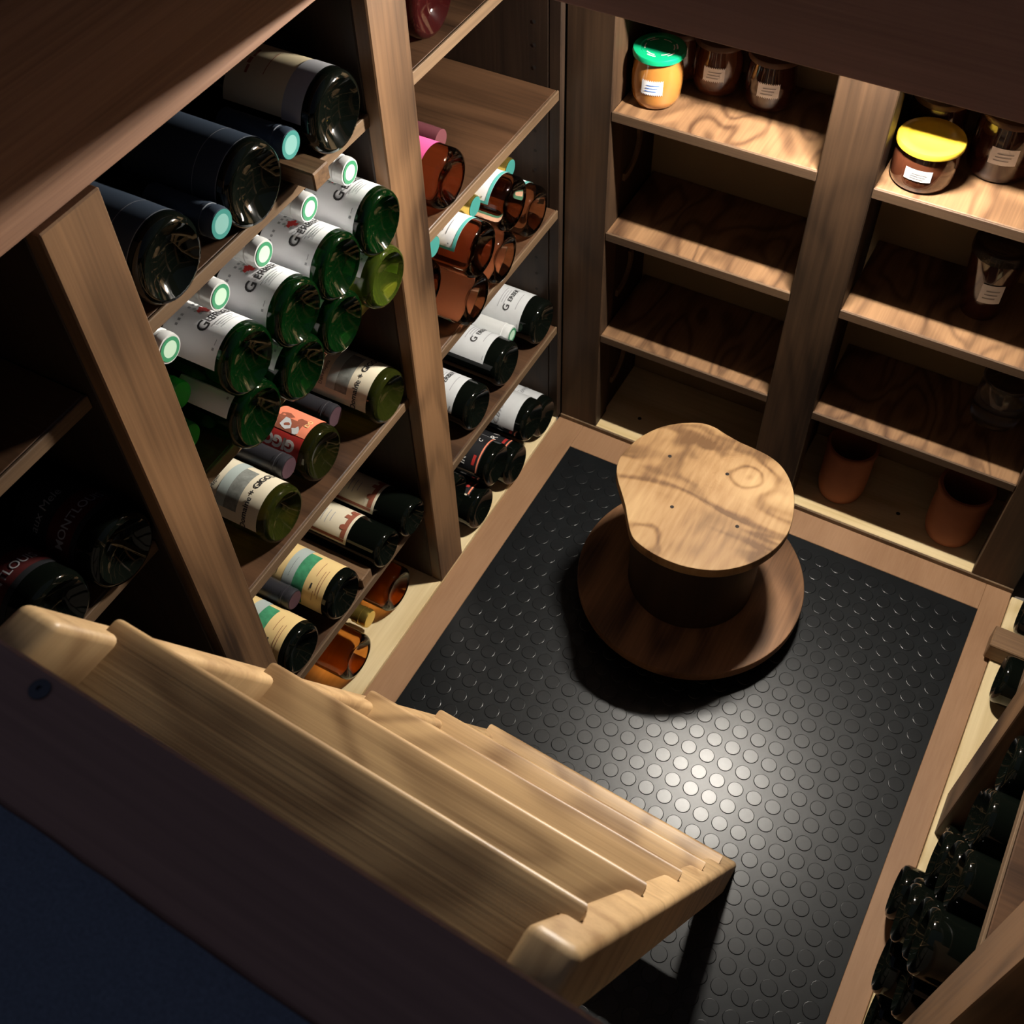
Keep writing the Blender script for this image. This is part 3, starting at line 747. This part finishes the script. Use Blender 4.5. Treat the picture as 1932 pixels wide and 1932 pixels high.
# -- middle bay, fourth shelf
Y_ = 'dark bottles on the lowest shelf'
bottle('bordeaux', 'black_glass', -.4185, .4055, .1488, 'base+', -8, L_yellow(), None, 'black bottle with straw-yellow and green label beside the wooden batten', Y_)
bottle('bordeaux', 'black_glass', -.4195, .3425, .1488, 'base+', -8, L_yellow(), None, 'black bottle with straw-yellow and green label above the stair edge', Y_)
bottle('small', 'black_glass', -.449, .3740, .1642, 'neck+', 0, None, 'dark', 'neck with charcoal capsule between the two yellow labels', Y_)
bottle('slim', 'black_glass', -.4125, .5110, .1438, 'base+', -4, L_slim(), None, 'slim black bottle with cream and maroon label by the middle post', Y_)
bottle('slim', 'black_glass', -.4150, .4695, .1438, 'base+', -4, L_slim(), None, 'slim black bottle with cream and maroon label by the wooden batten', Y_)
# -- middle bay, bottom
W_ = 'spirit bottles on the bottom board'
bottle('square_shoulder', 'amber_glass', -.4325, .4930, .0312, 'base+', 0, None, 'gold', 'clear amber spirit bottle at the foot of the middle post', W_, 'spirit_bottle')
bottle('square_shoulder', 'amber_glass', -.4245, .4075, .0312, 'base+', 10, L_whisky(), 'gold', 'clear amber spirit bottle with torn grey label above the stair', W_, 'spirit_bottle')
bottle('small', 'olive_glass', -.4400, .4505, .0312, 'neck+', 0, None, 'gold', 'spirit bottle neck out with gold cap between two amber bottles', W_, 'spirit_bottle')
# -- back bay, top shelf
bottle('champagne', 'red_glass', -.4200, .6262, .566 + .0266, 'base+', 0, None, 'dark', 'dark red bottle on the highest shelf, base to the room', 'red bottles on the highest shelf')
bottle('champagne', 'red_glass', -.4235, .5720, .566 + .0266, 'base+', 0, None, 'dark', 'dark red bottle on the highest shelf, mostly behind the post', 'red bottles on the highest shelf')
# -- back bay, second shelf
bottle('burgundy', 'pink_glass', -.4115, .6170, .4546, 'base+', -8, L_pink(), 'pink', 'orange-pink bottle with hot pink label', None)
bottle('small', 'pink_glass', -.4460, .6570, .4548, 'neck+', 0, None, 'pink', 'rose bottle lying neck out with pale pink capsule', None)
# -- back bay, third shelf
Q_ = 'amber rose bottles with teal-edged labels'
for k, (x, y) in enumerate(((-.4125, .7560), (-.4065, .6850), (-.4020, .6270))):
    bottle('bordeaux', 'rose_glass', x, y, .3266 + (.0012 if k else 0), 'base+', (30, 168, 172)[k], L_rose(), 'gold_teal', 'amber rose bottle, lower row, ' + ['nearest the corner', 'in the middle', 'beside the post'][k], Q_)
for k, (x, y) in enumerate(((-.4035, .7000), (-.3975, .6345), (-.4230, .5865))):
    bottle('bordeaux', 'rose_glass', x, y, .3768 - (.0132 if k == 2 else 0), 'base+', 2, L_rose(), 'gold_teal', 'amber rose bottle with teal-edged white label, upper row, ' + ['nearest the corner', 'in the middle', 'half behind the post'][k], Q_)
for k, (x, y, z) in enumerate(((-.4280, .7345, .3835), (-.4240, .6668, .3915), (-.4225, .5990, .3990))):
    bottle('small', 'rose_glass', x, y, z, 'neck+', 0, None, 'gold_teal', 'bottle neck with gold and teal cap, ' + ['nearest the corner', 'in the middle', 'beside the post'][k], Q_)
# -- back bay, fourth shelf
K_ = 'grey-labelled black bottles'
for k, (x, y) in enumerate(((-.4137, .7715), (-.4170, .7020), (-.4135, .6365))):
    bottle('burgundy', 'black_glass', x, y, .1748, 'base+', (-12, 14, 0)[k], L_gerber_red(), None, 'black bottle with grey-white Gerber label, ' + ['nearest the corner', 'in the middle', 'beside the post'][k], K_)
bottle('small', 'black_glass', -.4330, .7368, .1795, 'neck+', 0, None, 'white_green', 'neck with white and green capsule between grey-labelled bottles', K_)
# -- back bay, bottom board
F_ = 'black bottles on the bottom board in the corner'
for k, (x, y) in enumerate(((-.4110, .7700), (-.4060, .6938), (-.4090, .6240))):
    bottle('burgundy', 'black_glass', x, y, .0312, 'base+', 60, (L_cuvee() if k == 0 else L_irvac()), None, 'black bottle on the bottom board, ' + ['nearest the corner', 'second from the corner', 'beside the post'][k], F_)
for k, (x, y, z, lb, tx) in enumerate(((-.4065, .7330, .0640, L_cuvee, 'black bottle with pale script label on top of the corner pile'), (-.4075, .6565, .0692, L_irvac, 'black bottle with black label, white letters and orange line'), (-.4230, .5960, .0745, L_irvac, 'black bottle with orange line label half behind the post'))):
    bottle('burgundy', 'black_glass', x, y, z, 'base+', -2, lb(), None, tx, F_)
# -- bay beside the stair
A_ = 'black bottles in the bay above the stair'
bottle('champagne', 'black_glass', -.4205, .2358, .4282, 'base+', 0, L_montlouis(), 'dark', 'thick black bottle on the shelf beside the stair-side post', A_)
bottle('champagne', 'black_glass', -.4250, .1820, .4282, 'base+', 0, L_montlouis(), 'dark', 'thick black bottle with MONTLOUIS label just above the stair', A_)
# -- right rack pile
P_ = 'black bottles piled in the right rack'
rows = [[.488, .436, .384, .332], [.461, .409, .357], [.4845, .435, .383, .331], [.460, .409, .357], [.486, .434, .383, .332]]
n = 0
for j, ys in enumerate(rows):
    for i, y in enumerate(ys):
        xx = .110 + [0, -.006, .004, -.010, .003, -.004, .007][(i * 3 + j * 2) % 7] + (.006 if j == 4 else 0)
        if y > .45: xx = .1225 + .002 * (j % 3)
        where = ['bottom', 'second', 'third', 'fourth', 'top'][j] + ' row, ' + ['farthest from', 'second from', 'third from', 'closest to'][i].replace('second from', 'second nearest').replace('third from', 'third nearest').replace('farthest from', 'touching').replace('closest to', 'fourth nearest') + ' the far post'
        bottle('bordeaux' if (i + j) % 2 else 'burgundy', 'black_glass', xx, y, .0312 + j * .0444, 'base-', 0, None, None, 'black bottle base in the right rack pile, ' + where, P_)
        n += 1
bottle('burgundy', 'black_glass', .123, .6790, .0312, 'base-', 0, L_backs(40), None, 'black bottle on pale board beside the right batten', 'black bottles in the far right bay')
bottle('burgundy', 'black_glass', .124, .7640, .0312, 'base-', 0, None, None, 'black bottle in the far right corner behind the batten', 'black bottles in the far right bay')
bottle('burgundy', 'black_glass', .132, .4000, .3268, 'base-', 0, None, None, 'black bottle on the right shelf above the pile', None)

# ================================================================== jars and pots
def zig_label(r, ang, z0, z1, half, name='sticker', zig=True):
    bm = bmesh.new(); n = 24; A = []; B = []
    for i in range(n + 1):
        a = math.radians(ang - half + 2 * half * i / n); d = (.0018 if i % 2 else -.0008) if zig else 0
        A.append(bm.verts.new(((r + .0006) * math.cos(a), (r + .0006) * math.sin(a), z0 + d)))
        B.append(bm.verts.new(((r + .0006) * math.cos(a), (r + .0006) * math.sin(a), z1 - d)))
    for i in range(n): bm.faces.new((A[i], A[i + 1], B[i + 1], B[i]))
    return bm
def jar(x, y, z, r, h, body, lid, lid_r, label, group, style='tulip', sticker=True, ang=-100, lidh=.007, tall=False):
    o = empty('jam_jar', (x, y, z + .0003)); tag(o, label, 'jar', group)
    hb_ = h - lidh
    if style == 'tulip': pr = [(0, .002), (r * .6, .0015), (r * .72, 0), (r * .86, .003), (r * .96, .012), (r, hb_ * .45), (r * .98, hb_ * .7), (r * .90, hb_ * .9), (r * .88, hb_), (0, hb_)]
    elif style == 'low': pr = [(0, .002), (r * .8, .0015), (r * .88, 0), (r * .96, .003), (r, .010), (r, hb_ * .8), (r * .95, hb_ * .92), (r * .92, hb_), (0, hb_)]
    else: pr = [(0, .003), (r * .6, .002), (r * .68, 0), (r * .72, .004), (r * .80, hb_ * .4), (r * .93, hb_ * .8), (r * .97, hb_ * .95), (r * .97, hb_), (0, hb_)]
    link_mesh('jar_body', lathe(pr, 48), body, o, .8)
    R1 = lid_r
    lp_ = [(R1 * .93, hb_ - .001), (R1, hb_), (R1, hb_ + lidh * .7), (R1 * .97, hb_ + lidh * .93), (R1 * .90, h), (R1 * .72, h), (R1 * .68, h - .0012), (0, h - .0012)]
    lo = link_mesh('lid', lathe(lp_, 48), lid, o, .7)
    if sticker:
        rs = r * (.99 if style != 'tall' else .86)
        s0, s1 = (hb_ * .38, hb_ * .68)
        q = link_mesh('sticker', zig_label(r * 1.0 if style != 'tall' else r * .90, ang, s0, s1, 24, zig=(style == 'tulip')), 'paper', o)
        bm = bmesh.new()
        for k in range(3): bar_on(bm, r if style != 'tall' else r * .90, ang - 16 + 2 * k, ang + 10 + k * 3, s0 + (s1 - s0) * (.25 + .2 * k), s0 + (s1 - s0) * (.31 + .2 * k), .0010)
        link_mesh('handwriting', bm, 'blue_ink' if lid == 'lid_green' else 'soft_ink', q)
    return o, lo, h
J_ = 'jam jars on the upper back shelf'
o, lid, h = jar(-.3387, .8400, .418, .0335, .074, 'jam_orange', 'lid_green', .0345, 'orange jam jar with glossy green lid and white sticker', J_, ang=-78)
rb = bmesh.new()
for (q0, q1, s0, s1) in [(.018, .0195, a, a + 38) for a in (5, 60, 118, 175, 235, 300)] + [(.0215, .0235, a, a + 30) for a in (15, 130, 250, 320)]:
    k = 8; A = []; B = []
    for i in range(k + 1):
        t = math.radians(s0 + (s1 - s0) * i / k)
        A.append(rb.verts.new((q0 * math.cos(t), q0 * math.sin(t), .0731))); B.append(rb.verts.new((q1 * math.cos(t), q1 * math.sin(t), .0731)))
    for i in range(k): rb.faces.new((A[i], B[i], B[i + 1], A[i + 1]))
link_mesh('ring_print', rb, 'white_ink', lid)
jar(-.2990, .8820, .418, .0335, .074, 'jam_brown', 'lid_dark', .0345, 'brown jam jar with white sticker, second on the left shelf', J_, ang=-80)
jar(-.2495, .8800, .418, .0335, .074, 'jam_dark', 'lid_dark', .0345, 'dark jam jar with cream sticker, third on the left shelf', J_, ang=-78)
jar(-.3385, .8870, .418, .0320, .070, 'jam_brown', 'lid_dark', .0330, 'brown jam jar standing behind the green-lidded jar', J_, sticker=False)
jar(-.1015, .8370, .418, .0385, .057, 'jam_brown', 'lid_yellow', .0405, 'low dark jam jar with glossy yellow lid', J_, style='low', ang=-88)
jar(-.0510, .8780, .418, .0385, .080, 'jam_dark', 'lid_dark', .0370, 'dark jam jar with white sticker right of the yellow lid', J_, style='low', ang=-80)
jar(-.1090, .8880, .418, .0360, .070, 'jam_dark', 'lid_dark', .0350, 'dark jam jar half hidden behind the yellow lid', J_, style='low', ang=-80)
jar(-.0220, .8650, .2865, .0375, .112, 'jam_dark', 'clear_glass', .0375, 'tall dark conical jar with glass lid and small sticker', None, style='tall', ang=-75, lidh=.014)
jar(.0279, .8830, .151, .0360, .085, 'clear_glass', 'clear_glass', .0370, 'empty clear glass jar on the lower right shelf', None, style='low', sticker=False)
def pot(x, y, r, h, label):
    o = empty('clay_pot', (x, y, .0066)); tag(o, label, 'pot', 'clay pots on the bottom board')
    pr = [(0, 0), (r * .80, 0), (r * .90, .004), (r * .98, .02), (r, h * .5), (r * .98, h - .012)]
    link_mesh('pot_body', lathe(pr + [(r * .90, h - .012), (r * .88, .012), (0, .010)], 48), 'terracotta', o, .8)
    link_mesh('rim', lathe([(r * .98, h - .012), (r * 1.05, h - .010), (r * 1.06, h - .002), (r * 1.02, h), (r * .92, h), (r * .90, h - .012)], 48), 'terracotta', o, .8)
pot(-.0870, .8480, .0385, .115, 'terracotta pot beside the middle shelf post')
pot(.0335, .8480, .0410, .115, 'terracotta pot beside the right shelf post')
